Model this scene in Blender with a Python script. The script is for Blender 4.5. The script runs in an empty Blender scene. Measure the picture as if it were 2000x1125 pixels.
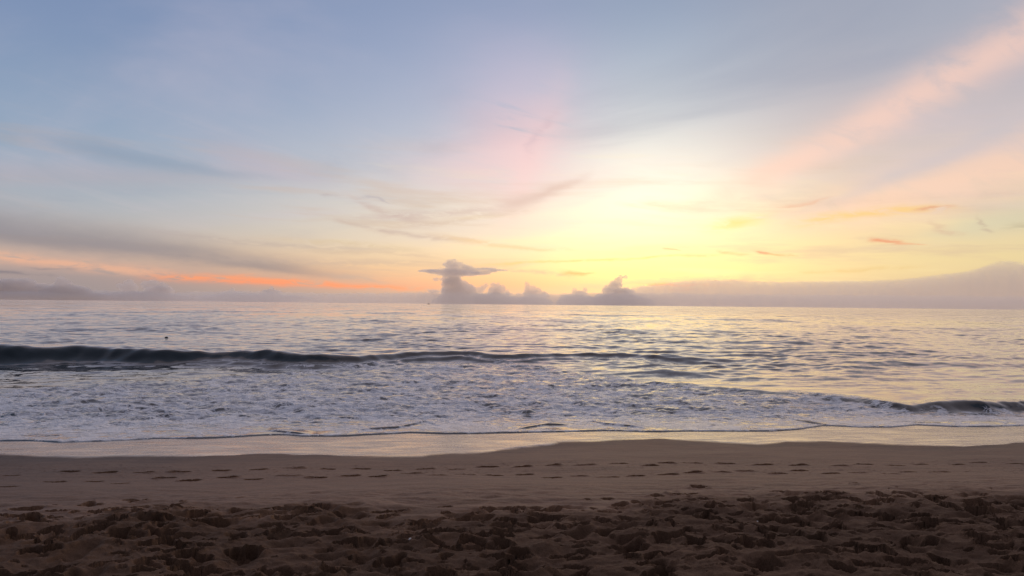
import bpy, math, random
import numpy as np
from mathutils import Matrix, Vector
from mathutils.geometry import tessellate_polygon

SC = bpy.context.scene
COL = SC.collection
rng = np.random.default_rng(7)
random.seed(7)
R = math.radians

# ------------------------------------------------------------------ camera
CAM_Z = 3.2
F_PX = 1455.0                       # focal length in pixels of the 2000 px wide photograph
cam_data = bpy.data.cameras.new('camera')
cam_data.sensor_width = 36.0
cam_data.lens = 36.0 * F_PX / 2000.0
cam_data.clip_start = 0.1
cam_data.clip_end = 200000.0
cam = bpy.data.objects.new('camera', cam_data)
COL.objects.link(cam)
CAM_ROT = Matrix.Rotation(R(90 + 1.26), 4, 'X') @ Matrix.Rotation(R(0.56), 4, 'Z')
cam.matrix_world = Matrix.Translation((0, 0, CAM_Z)) @ CAM_ROT
SC.camera = cam
M3 = np.array(CAM_ROT.to_3x3())


def ray(px, py):
    d = M3 @ np.array([(px - 1000.0) / F_PX, -(py - 562.5) / F_PX, -1.0])
    return d / np.linalg.norm(d)


def azel(px, py):
    d = ray(px, py)
    return math.degrees(math.atan2(d[0], d[1])), math.degrees(math.asin(d[2]))


def lin(r, g, b):
    f = lambda c: (c / 255) / 12.92 if c <= 10 else ((c / 255 + 0.055) / 1.055) ** 2.4
    return (f(r), f(g), f(b), 1.0)


# ------------------------------------------------------------------ exposure
SC.view_settings.view_transform = 'Standard'
SC.view_settings.look = 'None'
SC.view_settings.exposure = 0.0
SC.view_settings.gamma = 1.0
SC.view_settings.use_curve_mapping = False
SC.cycles.use_denoising = True
SC.cycles.max_bounces = 16
SC.cycles.diffuse_bounces = 2
SC.cycles.glossy_bounces = 3
SC.cycles.volume_bounces = 14
SC.cycles.transparent_max_bounces = 8
SC.cycles.sample_clamp_indirect = 4.0
SC.cycles.sample_clamp_direct = 12.0


# ------------------------------------------------------------------ node helper
class V:
    nt = None

    def __init__(self, s):
        self.s = s

    @staticmethod
    def m(op, *a, clamp=False):
        n = V.nt.nodes.new('ShaderNodeMath')
        n.operation = op
        n.use_clamp = clamp
        for i, x in enumerate(a):
            if isinstance(x, V):
                V.nt.links.new(x.s, n.inputs[i])
            else:
                n.inputs[i].default_value = float(x)
        return V(n.outputs[0])

    def __add__(s, o): return V.m('ADD', s, o)
    __radd__ = __add__
    def __sub__(s, o): return V.m('SUBTRACT', s, o)
    def __rsub__(s, o): return V.m('SUBTRACT', o, s)
    def __mul__(s, o): return V.m('MULTIPLY', s, o)
    __rmul__ = __mul__
    def __truediv__(s, o): return V.m('DIVIDE', s, o)
    def __neg__(s): return V.m('MULTIPLY', s, -1)


def put(x, sock):
    if isinstance(x, V):
        V.nt.links.new(x.s, sock)
    elif isinstance(x, (tuple, list)):
        sock.default_value = x if len(x) == len(sock.default_value) else x[:len(sock.default_value)]
    else:
        sock.default_value = x


def sstep(x, a, b):
    n = V.nt.nodes.new('ShaderNodeMapRange')
    n.interpolation_type = 'SMOOTHSTEP'
    put(x, n.inputs['Value'])
    n.inputs['From Min'].default_value = a
    n.inputs['From Max'].default_value = b
    return V(n.outputs['Result'])


def comb(x, y, z=0.0):
    n = V.nt.nodes.new('ShaderNodeCombineXYZ')
    for i, q in enumerate((x, y, z)):
        put(q if isinstance(q, V) else float(q), n.inputs[i])
    return V(n.outputs[0])


def sep(v):
    n = V.nt.nodes.new('ShaderNodeSeparateXYZ')
    put(v, n.inputs[0])
    return [V(o) for o in n.outputs]


def noise(vec, scale=1.0, detail=3.0, rough=0.5, color=False, dist=0.0, lac=2.0):
    n = V.nt.nodes.new('ShaderNodeTexNoise')
    put(vec, n.inputs['Vector'])
    n.inputs['Scale'].default_value = scale
    n.inputs['Detail'].default_value = detail
    n.inputs['Roughness'].default_value = rough
    n.inputs['Lacunarity'].default_value = lac
    n.inputs['Distortion'].default_value = dist
    return V(n.outputs['Color' if color else 'Fac'])


def mixc(f, a, b, mode='MIX'):
    n = V.nt.nodes.new('ShaderNodeMix')
    n.data_type = 'RGBA'
    n.blend_type = mode
    put(f, n.inputs[0])
    put(a, n.inputs[6])
    put(b, n.inputs[7])
    return V(n.outputs[2])


def ramp(f, stops, interp='B_SPLINE'):
    n = V.nt.nodes.new('ShaderNodeValToRGB')
    n.color_ramp.interpolation = interp
    e = n.color_ramp.elements
    while len(e) > 1:
        e.remove(e[-1])
    e[0].position, e[0].color = stops[0]
    for p, c in stops[1:]:
        q = e.new(p)
        q.color = c
    put(f, n.inputs[0])
    return V(n.outputs[0])


def attr(name):
    n = V.nt.nodes.new('ShaderNodeAttribute')
    n.attribute_name = name
    return V(n.outputs['Fac'])


def vmath(op, *a):
    n = V.nt.nodes.new('ShaderNodeVectorMath')
    n.operation = op
    for i, x in enumerate(a):
        if op == 'SCALE' and i == 1:
            put(x, n.inputs['Scale'])
        else:
            put(x, n.inputs[i])
    return V(n.outputs[0])


# ------------------------------------------------------------------ world: dusk sky
SUN_AZ, SUN_EL = 9.7, 8.0
world = bpy.data.worlds.new('World')
SC.world = world
world.use_nodes = True
V.nt = world.node_tree
V.nt.nodes.clear()
tc = V.nt.nodes.new('ShaderNodeTexCoord')
dx, dy, dz = sep(V(tc.outputs['Generated']))
az0 = V.m('ARCTAN2', dx, dy) * (180 / math.pi)
el0 = V.m('ARCSINE', V.m('MAXIMUM', dz, 0.0)) * (180 / math.pi)
# ragged edges: warp the direction a little by noise stretched along the horizon
wn = sep(noise(comb(az0 * 0.10, el0 * 0.32, 0.0), 1.0, 4.0, 0.55, color=True))
wf = sep(noise(comb(az0 * 0.45, el0 * 1.5, 5.0), 1.0, 5.0, 0.62, color=True))
az = az0 + (wn[0] - 0.5) * 3.0 + (wf[0] - 0.5) * 1.0
el = el0 + (wn[1] - 0.5) * 1.0 + (wf[1] - 0.5) * 0.45


torn = sstep(noise(comb(az0 * 0.55 + el0 * 0.3, el0 * 2.4, 9.0), 1.0, 5.0, 0.62, dist=0.6), 0.30, 0.56) * 1.05


def bands(stops):
    """colour against elevation (degrees), B-spline through t = el / 45"""
    return [(min(1.0, e / 45.0), lin(*c)) for e, c in stops]


t = el0 / 45.0
c_left = ramp(t, bands([(0, (158, 148, 152)), (1.0, (158, 147, 152)), (1.9, (168, 152, 154)), (2.8, (212, 176, 160)), (4.2, (196, 180, 172)),
                        (6.0, (178, 182, 190)), (8.5, (160, 175, 194)), (12, (146, 167, 194)), (16, (134, 154, 187)), (20, (126, 146, 184)), (28, (122, 142, 176)), (45, (146, 146, 164))]))
c_mid = ramp(t, bands([(0, (190, 170, 160)), (0.8, (194, 170, 160)), (1.4, (240, 170, 140)), (2.2, (244, 190, 150)), (3.2, (238, 206, 164)), (5.0, (232, 216, 194)),
                       (7.5, (226, 216, 208)), (10.5, (200, 202, 212)), (14, (176, 185, 208)), (18, (156, 170, 200)), (22, (141, 157, 192)), (30, (130, 148, 180)), (45, (148, 147, 164))]))
c_sun = ramp(t, bands([(0, (204, 180, 160)), (0.8, (218, 186, 158)), (1.5, (250, 205, 150)), (2.4, (255, 224, 146)), (3.4, (255, 234, 156)), (4.6, (254, 238, 182)), (6.2, (252, 242, 206)),
                       (8.5, (250, 244, 226)), (11.0, (228, 228, 225)), (14, (196, 205, 215)), (18, (161, 178, 201)), (22, (138, 158, 189)), (30, (138, 152, 180)), (45, (150, 148, 164))]))
c_right = ramp(t, bands([(0, (192, 172, 160)), (1.2, (205, 180, 158)), (2.5, (232, 210, 158)), (4.5, (232, 212, 164)), (6.5, (238, 208, 172)), (9, (222, 202, 190)),
                         (12, (204, 192, 194)), (15, (188, 184, 194)), (18.5, (168, 174, 190)), (28, (148, 156, 180)), (45, (150, 148, 164))]))
c_back = ramp(t, bands([(0, (62, 58, 70)), (3, (66, 62, 76)), (8, (66, 68, 86)), (16, (72, 80, 104)), (30, (80, 88, 112)), (45, (92, 95, 116))]))
base = mixc(sstep(az0, -32.0, -2.0), c_left, c_mid)
base = mixc(sstep(az0, -1.0, 11.0), base, c_sun)
base = mixc(sstep(az0, 9.5, 25.0), base, c_right)
front = dy * math.cos(R(5)) + dx * math.sin(R(5))
base = mixc(sstep(front, 0.62, -0.62), base, c_back)


def streak(col, p0, p1, w0, w1, strength, bow=0.0, soft=0.25, sharp=None, A=None, E=None, mod=None):
    """one streak of cloud between two sky directions: p0, p1 in photo pixels, half widths in degrees"""
    global base
    A, E = A or az, E or el
    a0, e0 = azel(*p0)
    a1, e1 = azel(*p1)
    L = math.hypot(a1 - a0, e1 - e0)
    ux, uy = (a1 - a0) / L, (e1 - e0) / L
    u = ((A - a0) * ux + (E - e0) * uy) * (1.0 / L)
    v = (A - a0) * (-uy) + (E - e0) * ux
    if bow:
        v = v - V.m('MULTIPLY', u * (1.0 - u), 4.0 * bow)
    w = u * (w1 - w0) + w0 if w0 != w1 else w0
    q = v / w
    if sharp:                                  # lower edge sharper than the upper one (or the reverse)
        q = V.m('MAXIMUM', q, q * (-sharp)) if sharp > 0 else V.m('MAXIMUM', q * (-sharp), q * -1.0)
    g = V.m('EXPONENT', V.m('MULTIPLY', q * q, -1.0))
    if mod is not None:
        g = g * mod
    if max(w0, w1) < 0.6:
        g = g * torn
    ends = sstep(u, -soft, soft) * sstep(u, 1.0 + soft, 1.0 - soft)
    base = mixc(g * ends * strength, base, lin(*col))


def blob(col, p, ra, re, strength, mod=None):
    global base
    a, e = azel(*p)
    x = (az - a) * (1.0 / ra)
    y = (el - e) * (1.0 / re)
    g = V.m('EXPONENT', (x * x + y * y) * -1.0) * strength
    if mod is not None:
        g = g * mod
    base = mixc(g, base, lin(*col))


# glow of the hidden sun, brighter than the picture can hold
ga, ge = azel(1250, 400)
gx, gy = (az0 - ga), (el0 - ge)
g1 = V.m('EXPONENT', V.m('MULTIPLY', gx * gx * (1 / 110.0) + gy * gy * (1 / 24.0), -1.0))
gx2, gy2 = (az0 - SUN_AZ), (el0 - 4.0)
g2 = V.m('EXPONENT', V.m('MULTIPLY', gx2 * gx2 * (1 / 220.0) + gy2 * gy2 * (1 / 18.0), -1.0)) * sstep(el0, 0.9, 3.0)
base = mixc(1.0, base, mixc(g1, (0, 0, 0, 1), (0.07, 0.07, 0.06, 1)), 'ADD')
base = mixc(1.0, base, mixc(g2, (0, 0, 0, 1), (0.18, 0.10, 0.01, 1)), 'ADD')
# broad thin veils of cirrus seen in perspective on a flat layer
inv = V.m('DIVIDE', 1.0, dz + 0.06)
plx, ply = dx * inv, dy * inv
veil = noise(comb(plx * 0.55 + ply * 0.25, ply * 0.50, 0.0), 1.0, 6.0, 0.52, dist=0.5)
fine = noise(comb(az0 * 0.06 + el0 * 0.03, el0 * 0.55 + az0 * 0.015, 3.0), 1.0, 6.0, 0.6, dist=0.3)
haze_fac = sstep(el0, 2.0, 9.0)
base = mixc(sstep(veil, 0.46, 0.72) * haze_fac * 0.50, base, lin(206, 196, 210))
base = mixc(sstep(veil, 0.47, 0.28) * haze_fac * 0.34, base, lin(118, 138, 172))
fibre = noise(comb(az0 * 0.10 - el0 * 0.12, el0 * 0.9 + az0 * 0.22, 6.0), 1.0, 6.0, 0.62, dist=0.4)
low = sstep(el0, 0.8, 2.0) * sstep(el0, 14.0, 6.0)
base = mixc(sstep(fibre, 0.45, 0.80) * haze_fac * sstep(el0, 17.0, 8.0) * 0.16, base, lin(232, 208, 208))
base = mixc(sstep(fine, 0.49, 0.70) * low * 0.56, base, lin(206, 178, 160))
base = mixc(sstep(fine, 0.46, 0.30) * low * sstep(az0, -22.0, -2.0) * 0.40, base, lin(255, 238, 180))

# left: grey band with a lit orange gap under it
streak((176, 160, 166), (-250, 330), (420, 345), 0.8, 0.7, 0.28)
streak((196, 176, 190), (420, 300), (640, 350), 1.4, 0.8, 0.40, soft=0.45)
streak((128, 148, 174), (60, 275), (460, 335), 0.9, 0.35, 0.45, soft=0.4)
streak((122, 122, 140), (-400, 395), (640, 535), 2.0, 0.55, 0.68, soft=0.16, sharp=1.9)
streak((255, 186, 150), (-300, 468), (330, 532), 0.35, 0.30, 0.55, soft=0.2)
streak((255, 156, 114), (300, 537), (640, 551), 0.24, 0.18, 0.85, soft=0.18)
streak((255, 150, 112), (420, 548), (820, 562), 0.20, 0.22, 0.85, soft=0.2)
streak((126, 120, 134), (-60, 530), (110, 535), 0.16, 0.08, 0.75, soft=0.12)
streak((140, 130, 140), (60, 520), (140, 523), 0.07, 0.05, 0.5)
streak((190, 168, 160), (350, 500), (820, 518), 0.35, 0.3, 0.45, soft=0.3)
streak((176, 160, 160), (300, 455), (760, 490), 0.25, 0.2, 0.35, bow=-0.2, soft=0.3)
streak((186, 168, 162), (640, 535), (760, 548), 0.25, 0.2, 0.5)
# pink veil in the middle and the wisps under it
blob((250, 204, 208), (1010, 290), 4.2, 3.6, 0.58, mod=sstep(fibre, 0.22, 0.50))
streak((252, 200, 204), (1000, 400), (1085, 180), 1.1, 1.3, 0.30, soft=0.45)
blob((240, 200, 206), (900, 330), 5.0, 1.6, 0.35)
blob((206, 192, 216), (1010, 150), 5.5, 3.0, 0.35)
streak((198, 176, 192), (1035, 300), (1085, 215), 0.45, 0.25, 0.40, bow=0.4 * 0.6)
streak((206, 178, 176), (980, 405), (1130, 350), 0.65, 0.3, 0.70, bow=-0.3 * 0.6)
streak((206, 184, 180), (690, 420), (980, 408), 0.30, 0.35, 0.65, bow=-0.4 * 0.6)
streak((200, 178, 174), (700, 385), (830, 440), 0.18, 0.35, 0.60, bow=-0.25 * 0.6)
streak((196, 174, 168), (660, 430), (900, 470), 0.14, 0.25, 0.60, bow=-0.3 * 0.6)
streak((206, 182, 168), (780, 440), (1010, 415), 0.25, 0.2, 0.50, bow=-0.3 * 0.6)
streak((226, 190, 150), (860, 462), (1110, 488), 0.25, 0.12, 0.60, bow=-0.2 * 0.6)
streak((184, 172, 176), (632, 379), (676, 381), 0.12, 0.10, 0.6)
streak((184, 176, 184), (715, 384), (765, 394), 0.14, 0.06, 0.6, bow=0.15)
streak((214, 190, 160), (560, 470), (800, 488), 0.16, 0.22, 0.5)
streak((206, 180, 160), (600, 492), (850, 500), 0.14, 0.16, 0.45)
ray_tex = sstep(noise(comb(az0 * 0.16 - el0 * 0.26, el0 * 0.42 + az0 * 0.27, 2.0), 1.0, 6.0, 0.6, dist=0.5), 0.22, 0.58) * 0.75 + 0.32
# right: two pink shafts of lit cloud, gold bars, salmon wisps
streak((252, 210, 194), (1380, 400), (2150, -20), 1.0, 1.8, 0.72, soft=0.22, A=az0 + (wn[0] - 0.5) * 1.2, E=el0 + (wn[1] - 0.5) * 0.6 + (wf[1] - 0.5) * 0.5, mod=ray_tex)
streak((254, 212, 188), (1520, 440), (2200, 260), 1.1, 2.4, 0.75, soft=0.22, A=az0 + (wn[0] - 0.5) * 1.2, E=el0 + (wn[1] - 0.5) * 0.6 + (wf[1] - 0.5) * 0.5, mod=ray_tex)
streak((196, 192, 202), (1620, 395), (2100, 195), 0.5, 0.9, 0.45, soft=0.35)
streak((212, 206, 178), (1830, 455), (2200, 395), 0.6, 1.6, 0.75, soft=0.3)
streak((255, 216, 120), (1400, 440), (1480, 425), 0.45, 0.4, 0.75, soft=0.6)
streak((250, 205, 128), (1570, 432), (1850, 412), 0.40, 0.25, 0.80, bow=0.2, soft=0.25)
streak((226, 160, 130), (1790, 414), (1862, 408), 0.12, 0.10, 0.8)
streak((232, 150, 118), (1700, 469), (1745, 475), 0.16, 0.14, 0.95, soft=0.3)
streak((236, 178, 138), (1735, 475), (1800, 480), 0.12, 0.05, 0.8)
streak((214, 142, 118), (1474, 490), (1500, 493), 0.14, 0.11, 0.95, soft=0.3)
streak((234, 170, 120), (1495, 493), (1555, 498), 0.10, 0.05, 0.8)
streak((236, 180, 124), (1400, 494), (1460, 497), 0.16, 0.08, 0.6)
streak((232, 184, 160), (1520, 402), (1605, 388), 0.10, 0.10, 0.7, bow=-0.12)
streak((236, 206, 190), (1445, 383), (1465, 385), 0.08, 0.06, 0.6)
streak((214, 180, 156), (1815, 440), (1880, 456), 0.20, 0.12, 0.65, bow=-0.2 * 0.6)
streak((196, 176, 156), (1908, 430), (1945, 455), 0.14, 0.10, 0.65, bow=-0.25 * 0.6)
streak((190, 178, 150), (1970, 446), (2100, 440), 0.25, 0.3, 0.6)
streak((226, 196, 140), (1560, 532), (1780, 522), 0.12, 0.10, 0.7)
streak((210, 160, 110), (1290, 487), (1320, 492), 0.08, 0.05, 0.6)
streak((244, 190, 110), (960, 518), (1280, 503), 0.12, 0.08, 0.6)
streak((248, 196, 120), (1240, 505), (1400, 500), 0.10, 0.08, 0.5)
# torn anvil shreds and a lens cloud right of the tower, with its glowing end
streak((214, 186, 160), (935, 527), (1010, 524), 0.24, 0.10, 0.80, soft=0.3)
streak((206, 176, 156), (990, 528), (1110, 537), 0.10, 0.16, 0.85, soft=0.2)
streak((250, 160, 110), (1100, 534), (1155, 535), 0.18, 0.08, 0.95, soft=0.25)
# low veil along the horizon
streak((200, 172, 158), (1120, 560), (1500, 548), 0.40, 0.45, 0.75, soft=0.2)
streak((255, 156, 112), (1255, 553), (1405, 560), 0.10, 0.07, 0.9, soft=0.25)
streak((255, 166, 120), (1290, 562), (1380, 565), 0.10, 0.07, 0.85, soft=0.25)

nish = V.nt.nodes.new('ShaderNodeTexSky')
nish.sky_type = 'NISHITA'
nish.sun_disc = False
nish.sun_elevation = R(SUN_EL)
nish.sun_rotation = R(SUN_AZ)
nish_c = mixc(1.0, V(nish.outputs[0]), (0.08, 0.08, 0.08, 1), 'MULTIPLY')
base = mixc(0.10, base, nish_c)
bg = V.nt.nodes.new('ShaderNodeBackground')
put(base, bg.inputs['Color'])
bg.inputs['Strength'].default_value = 1.0
wo = V.nt.nodes.new('ShaderNodeOutputWorld')
V.nt.links.new(bg.outputs[0], wo.inputs[0])
world.cycles.sampling_method = 'MANUAL'
world.cycles.sample_map_resolution = 1024

# ------------------------------------------------------------------ sun, low and veiled by cloud
sun_d = bpy.data.lights.new('sun', 'SUN')
sun_d.energy = 0.36
sun_d.angle = R(100)
sun_d.color = (1.0, 0.62, 0.48)
sun = bpy.data.objects.new('sun', sun_d)
COL.objects.link(sun)
sd = Vector((math.sin(R(SUN_AZ)) * math.cos(R(SUN_EL)), math.cos(R(SUN_AZ)) * math.cos(R(SUN_EL)), math.sin(R(SUN_EL))))
sun.rotation_euler = sd.to_track_quat('Z', 'Y').to_euler()
sun.location = sd * 100


# ------------------------------------------------------------------ numpy noise
def perlin(x, y, seed=0):
    r = np.random.default_rng(seed)
    perm = r.permutation(256)
    ang = r.random(256) * 2 * np.pi
    gx, gy = np.cos(ang), np.sin(ang)
    xi, yi = np.floor(x).astype(np.int64), np.floor(y).astype(np.int64)
    xf, yf = x - xi, y - yi
    u, v = xf ** 3 * (xf * (xf * 6 - 15) + 10), yf ** 3 * (yf * (yf * 6 - 15) + 10)

    def g(ix, iy, fx, fy):
        h = perm[(perm[ix & 255] + iy) & 255]
        return gx[h] * fx + gy[h] * fy
    n00, n10 = g(xi, yi, xf, yf), g(xi + 1, yi, xf - 1, yf)
    n01, n11 = g(xi, yi + 1, xf, yf - 1), g(xi + 1, yi + 1, xf - 1, yf - 1)
    a, b = n00 + u * (n10 - n00), n01 + u * (n11 - n01)
    return (a + v * (b - a)) * 1.5


def fbm(x, y, oct=4, seed=0, gain=0.5):
    s, a = 0.0, 1.0
    for i in range(oct):
        s = s + a * perlin(x * 2 ** i + 17.3 * i, y * 2 ** i - 9.1 * i, seed + i)
        a *= gain
    return s


def smooth(x, a, b):
    q = np.clip((x - a) / (b - a), 0, 1)
    return q * q * (3 - 2 * q)


# ------------------------------------------------------------------ beach profile
SHEAR = 0.13                                        # the shore runs a little away to the right
PS = np.array([-60, -30, -5, 0, 4.67, 7.5, 11.2, 14, 17.6, 20, 24, 32, 45])
PZ = np.array([3.2, 2.4, 1.82, 1.70, 1.50, 1.22, 0.72, 0.42, 0.14, -0.03, -0.35, -1.2, -2.2])
_fs = np.linspace(-60, 45, 2000)
_fz = np.interp(_fs, PS, PZ)
_k = np.exp(-np.linspace(-2.5, 2.5, 61) ** 2)
_fz = np.convolve(np.pad(_fz, 30, mode='edge'), _k / _k.sum(), 'valid')


def beach_z(x, y):
    return np.interp(y - SHEAR * x, _fs, _fz)


def hit_beach(px, py):
    d = ray(px, py)
    tt = np.linspace(2, 60, 6000)
    p = tt[:, None] * d[None, :]
    i = np.argmax(p[:, 2] + CAM_Z <= beach_z(p[:, 0], p[:, 1]))
    return p[i, 0], p[i, 1]


def hit_z(px, py, z):
    d = ray(px, py)
    k = (z - CAM_Z) / d[2]
    return d[0] * k, d[1] * k


def curve(points, hit):
    """a line on the ground through points of the photograph -> interpolator y(x / y)"""
    w = sorted((x / y, y) for x, y in (hit(*p) for p in points))
    a = np.array([q[0] for q in w])
    b = np.array([q[1] for q in w])
    return lambda tan: np.interp(tan, a, b)


water_px = [(-300, 868), (-100, 860), (0, 862), (60, 862), (120, 865), (200, 863), (300, 858), (420, 856), (520, 851), (560, 850), (590, 853), (680, 852), (800, 846), (870, 848), (1000, 846), (1100, 844),
            (1180, 842), (1260, 844), (1400, 843), (1500, 843), (1560, 839), (1610, 832), (1680, 835), (1740, 835), (1790, 831), (1860, 834), (1930, 834), (2000, 832), (2150, 834), (2350, 828)]
sheen_px = [(-300, 895), (0, 889), (120, 893), (250, 890), (400, 893), (550, 888), (700, 892), (820, 890), (930, 884), (1000, 876), (1100, 864), (1200, 859), (1300, 858), (1400, 862), (1480, 868), (1540, 863),
            (1620, 863), (1750, 868), (1880, 873), (1950, 870), (2000, 864), (2150, 862), (2350, 858)]
tramp_px = [(-300, 1030), (0, 1016), (120, 1006), (230, 998), (330, 987), (420, 992), (520, 996), (640, 985), (760, 998), (900, 994), (1000, 990), (1120, 994), (1220, 990), (1300, 968), (1360, 962), (1450, 972), (1520, 976),
            (1600, 964), (1700, 976), (1780, 965), (1900, 972), (2000, 968), (2350, 975)]
water_line = curve(water_px, hit_beach)
sheen_line = curve(sheen_px, hit_beach)
tramp_line = curve(tramp_px, hit_beach)

# ------------------------------------------------------------------ sand grid
NC, NR = 1100, 640
tn = np.linspace(-1.05, 1.05, NC)
ys = np.concatenate([np.geomspace(3.3, 10, 350, endpoint=False), np.geomspace(10, 12.4, 130, endpoint=False), np.geomspace(12.4, 25, NR - 480)])
T, Y = np.meshgrid(tn, ys)
X = T * Y
tramp_y, sheen_y, water_y = tramp_line(T), sheen_line(T), water_line(T)
n_mid = fbm(X * 0.9, Y * 1.6, 3, 11)
dry = smooth(Y + 0.5 * n_mid, tramp_y + 0.55, tramp_y - 1.1)          # 1 on the trampled sand
n_edge = fbm(X * 1.4, Y * 1.4, 4, 21)
wet = smooth(Y + 0.16 * n_edge, sheen_y - 0.14, sheen_y + 0.24)         # 1 on the shining sand
zb = beach_z(X, Y)
# gentle unevenness everywhere, ripples on the damp strip
H = 0.035 * fbm(X * 0.35, Y * 0.5, 2, 31) * (1 - wet)
H += 0.026 * fbm(X * 1.7, Y * 3.4, 4, 33) * (1 - wet) * (0.15 + 0.85 * smooth(Y, tramp_y + 2.6, tramp_y + 0.3))
H += 0.006 * fbm(X * 0.5, Y * 0.9, 3, 34) * wet
H += dry * (0.030 * fbm(X * 1.1, Y * 1.1, 3, 41))


def window(cx, cy, rad):
    i0, i1 = np.searchsorted(ys, [cy - rad, cy + rad])
    if i1 <= i0:
        return None
    yy0 = max(ys[i0], 1.0)
    lo = min((cx - rad) / yy0, (cx - rad) / (cy + rad))
    hi = max((cx + rad) / yy0, (cx + rad) / (cy + rad))
    j0, j1 = np.searchsorted(tn, [lo, hi])
    return (slice(i0, i1), slice(j0, j1)) if j1 > j0 else None


def stamp(cx, cy, ang, la, lb, depth, rim, wall, wob, flat=0.7, shape=None):
    """press one pit into the sand: steep wall, flattened floor, raised rim"""
    w = window(cx, cy, max(la, lb) * 2.3)
    if w is None:
        return
    x, y = X[w] - cx, Y[w] - cy
    ca, sa = math.cos(ang), math.sin(ang)
    u, v = (x * ca + y * sa), (-x * sa + y * ca)
    if shape == 'foot':
        width = lb * (0.78 + 0.30 * (u / la) + 0.0 * u) * (1 - 0.30 * np.exp(-((u / la + 0.12) / 0.33) ** 2))
        width = np.maximum(width, 0.35 * lb)
        v = v + 0.10 * lb * np.cos(u / la * 2.2)
        q = (np.abs(u) / la) ** 2.6 + (np.abs(v) / width) ** 2.4
        r = q ** 0.42
    else:
        th = np.arctan2(v / lb, u / la)
        r = np.hypot(u / la, v / lb) * (1 + wob * (0.5 * np.sin(2 * th + cx * 9) + 0.35 * np.sin(3 * th + cy * 7) + 0.22 * np.sin(5 * th + cx * 5)))
    r = r + 0.10 * perlin(X[w] * 9, Y[w] * 9, 77)
    inside = smooth(r, 1.0, 1.0 - wall)
    h = H[w]
    mean = float((h * np.exp(-r * r)).sum() / (np.exp(-r * r).sum() + 1e-6))
    floor = (mean - depth) * flat + (h - depth) * (1 - flat)
    h = h * (1 - inside) + floor * inside
    h = h + rim * depth * np.exp(-((r - 1.16) / 0.24) ** 2) * (0.6 + 0.4 * np.sin(np.arctan2(v, u) + cx * 3))
    H[w] = h
    return w, r


# trampled sand: hundreds of old prints over one another, as on any busy beach
def scatter(n, smin, smax, dmin, dmax, wl, seed, rim):
    r = np.random.default_rng(seed)
    k = 0
    while k < n:
        cy = math.sqrt(r.uniform(3.0 ** 2, 9.2 ** 2))
        ct = r.uniform(-1.08, 1.08)
        cx = ct * cy
        edge = float(tramp_line(ct))
        if cy > edge - 0.05 and r.random() > 0.30 * math.exp(-(cy - edge) / 0.35):
            continue
        la = r.uniform(smin, smax)
        lb = la * r.uniform(0.42, 0.85)
        stamp(cx, cy, r.normal(0, 0.9), la, lb, r.uniform(dmin, dmax), rim * r.uniform(0.5, 1.5), r.uniform(*wl), 0.28)
        k += 1


scatter(310, 0.10, 0.22, 0.030, 0.060, (0.6, 0.95), 1, 0.10)
scatter(1080, 0.040, 0.110, 0.045, 0.100, (0.10, 0.30), 2, 0.18)
scatter(1080, 0.018, 0.050, 0.018, 0.045, (0.15, 0.4), 3, 0.22)
pr = np.random.default_rng(9)
for k in range(150):                                   # prints still readable as feet, mostly near the upper edge
    ct = pr.uniform(-0.85, 0.85)
    cy = float(tramp_line(ct)) * pr.uniform(0.62, 1.03)
    stamp(ct * cy, cy, pr.normal(0.1, 0.5) + (math.pi if pr.random() < 0.5 else 0), pr.uniform(0.11, 0.15), pr.uniform(0.055, 0.075), pr.uniform(0.045, 0.085), 0.22, 0.22, 0.0, 0.5, 'foot')
lump = fbm(X * 5.5, Y * 5.5, 3, 51)
H += dry * (0.012 * lump + 0.007 * np.abs(fbm(X * 10, Y * 10, 2, 59)) + 0.010 * np.abs(fbm(X * 15, Y * 15, 3, 53)) * smooth(fbm(X * 1.3, Y * 1.3, 2, 57), -0.1, 0.5))
# crumbs of sand kicked out of the prints
crumb = np.maximum(perlin(X * 34, Y * 34, 61) - 0.30, 0) * np.maximum(fbm(X * 1.7, Y * 1.7, 2, 62), 0)
H += dry * 0.05 * crumb

# the two lines of footprints on the damp sand
foot_px = [(137, 923), (206, 924), (280, 923), (352, 922), (432, 919), (504, 918), (574, 915), (640, 916), (706, 914), (767, 917), (830, 913), (892, 915), (954, 911), (1021, 912), (1080, 910), (1144, 910),
           (1210, 908), (1270, 912), (1300, 906), (1351, 904), (1419, 904), (1491, 907), (1559, 909), (1639, 911), (1688, 908), (1751, 909), (1795, 905), (1869, 906), (1911, 903), (1982, 905),
           (21, 930), (106, 942), (184, 939), (233, 943), (14, 954), (323, 933), (371, 938), (444, 934), (494, 937), (568, 930), (619, 933), (685, 931), (737, 933), (802, 927), (855, 931),
           (912, 926), (965, 927), (1024, 925), (1078, 933), (1129, 929), (1188, 931), (1244, 929), (1304, 928), (1352, 925), (1404, 923), (1456, 920), (1520, 924), (1561, 919), (1623, 924), (1673, 922),
           (1740, 924), (1771, 919), (1834, 920), (51, 992), (175, 985), (253, 995), (1509, 962), (1068, 910 + 85)]
foot_id = np.full(X.shape, -1, np.int32)
frng = np.random.default_rng(5)
for k, (px, py) in enumerate(foot_px):
    cx, cy = hit_beach(px, py)
    side = 1 if k % 2 else -1
    faint = 1.0
    if px > 1720 or px < 120 or (px < 340 and py > 936):
        faint = 0.55
    big = 1.25 if px in (1351, 1144, 206, 51, 253) else 1.0
    w, r = stamp(cx, cy, frng.normal(SHEAR, 0.13) + 0.10 * side, 0.138 * big * frng.uniform(0.85, 1.10), 0.092 * big * frng.uniform(0.9, 1.15), 0.13 * faint * frng.uniform(0.45, 1.15), 0.14, 0.16, 0.0, 0.9, 'foot')
    sub = foot_id[w]
    sub[r < 1.12] = k
    foot_id[w] = sub
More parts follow.
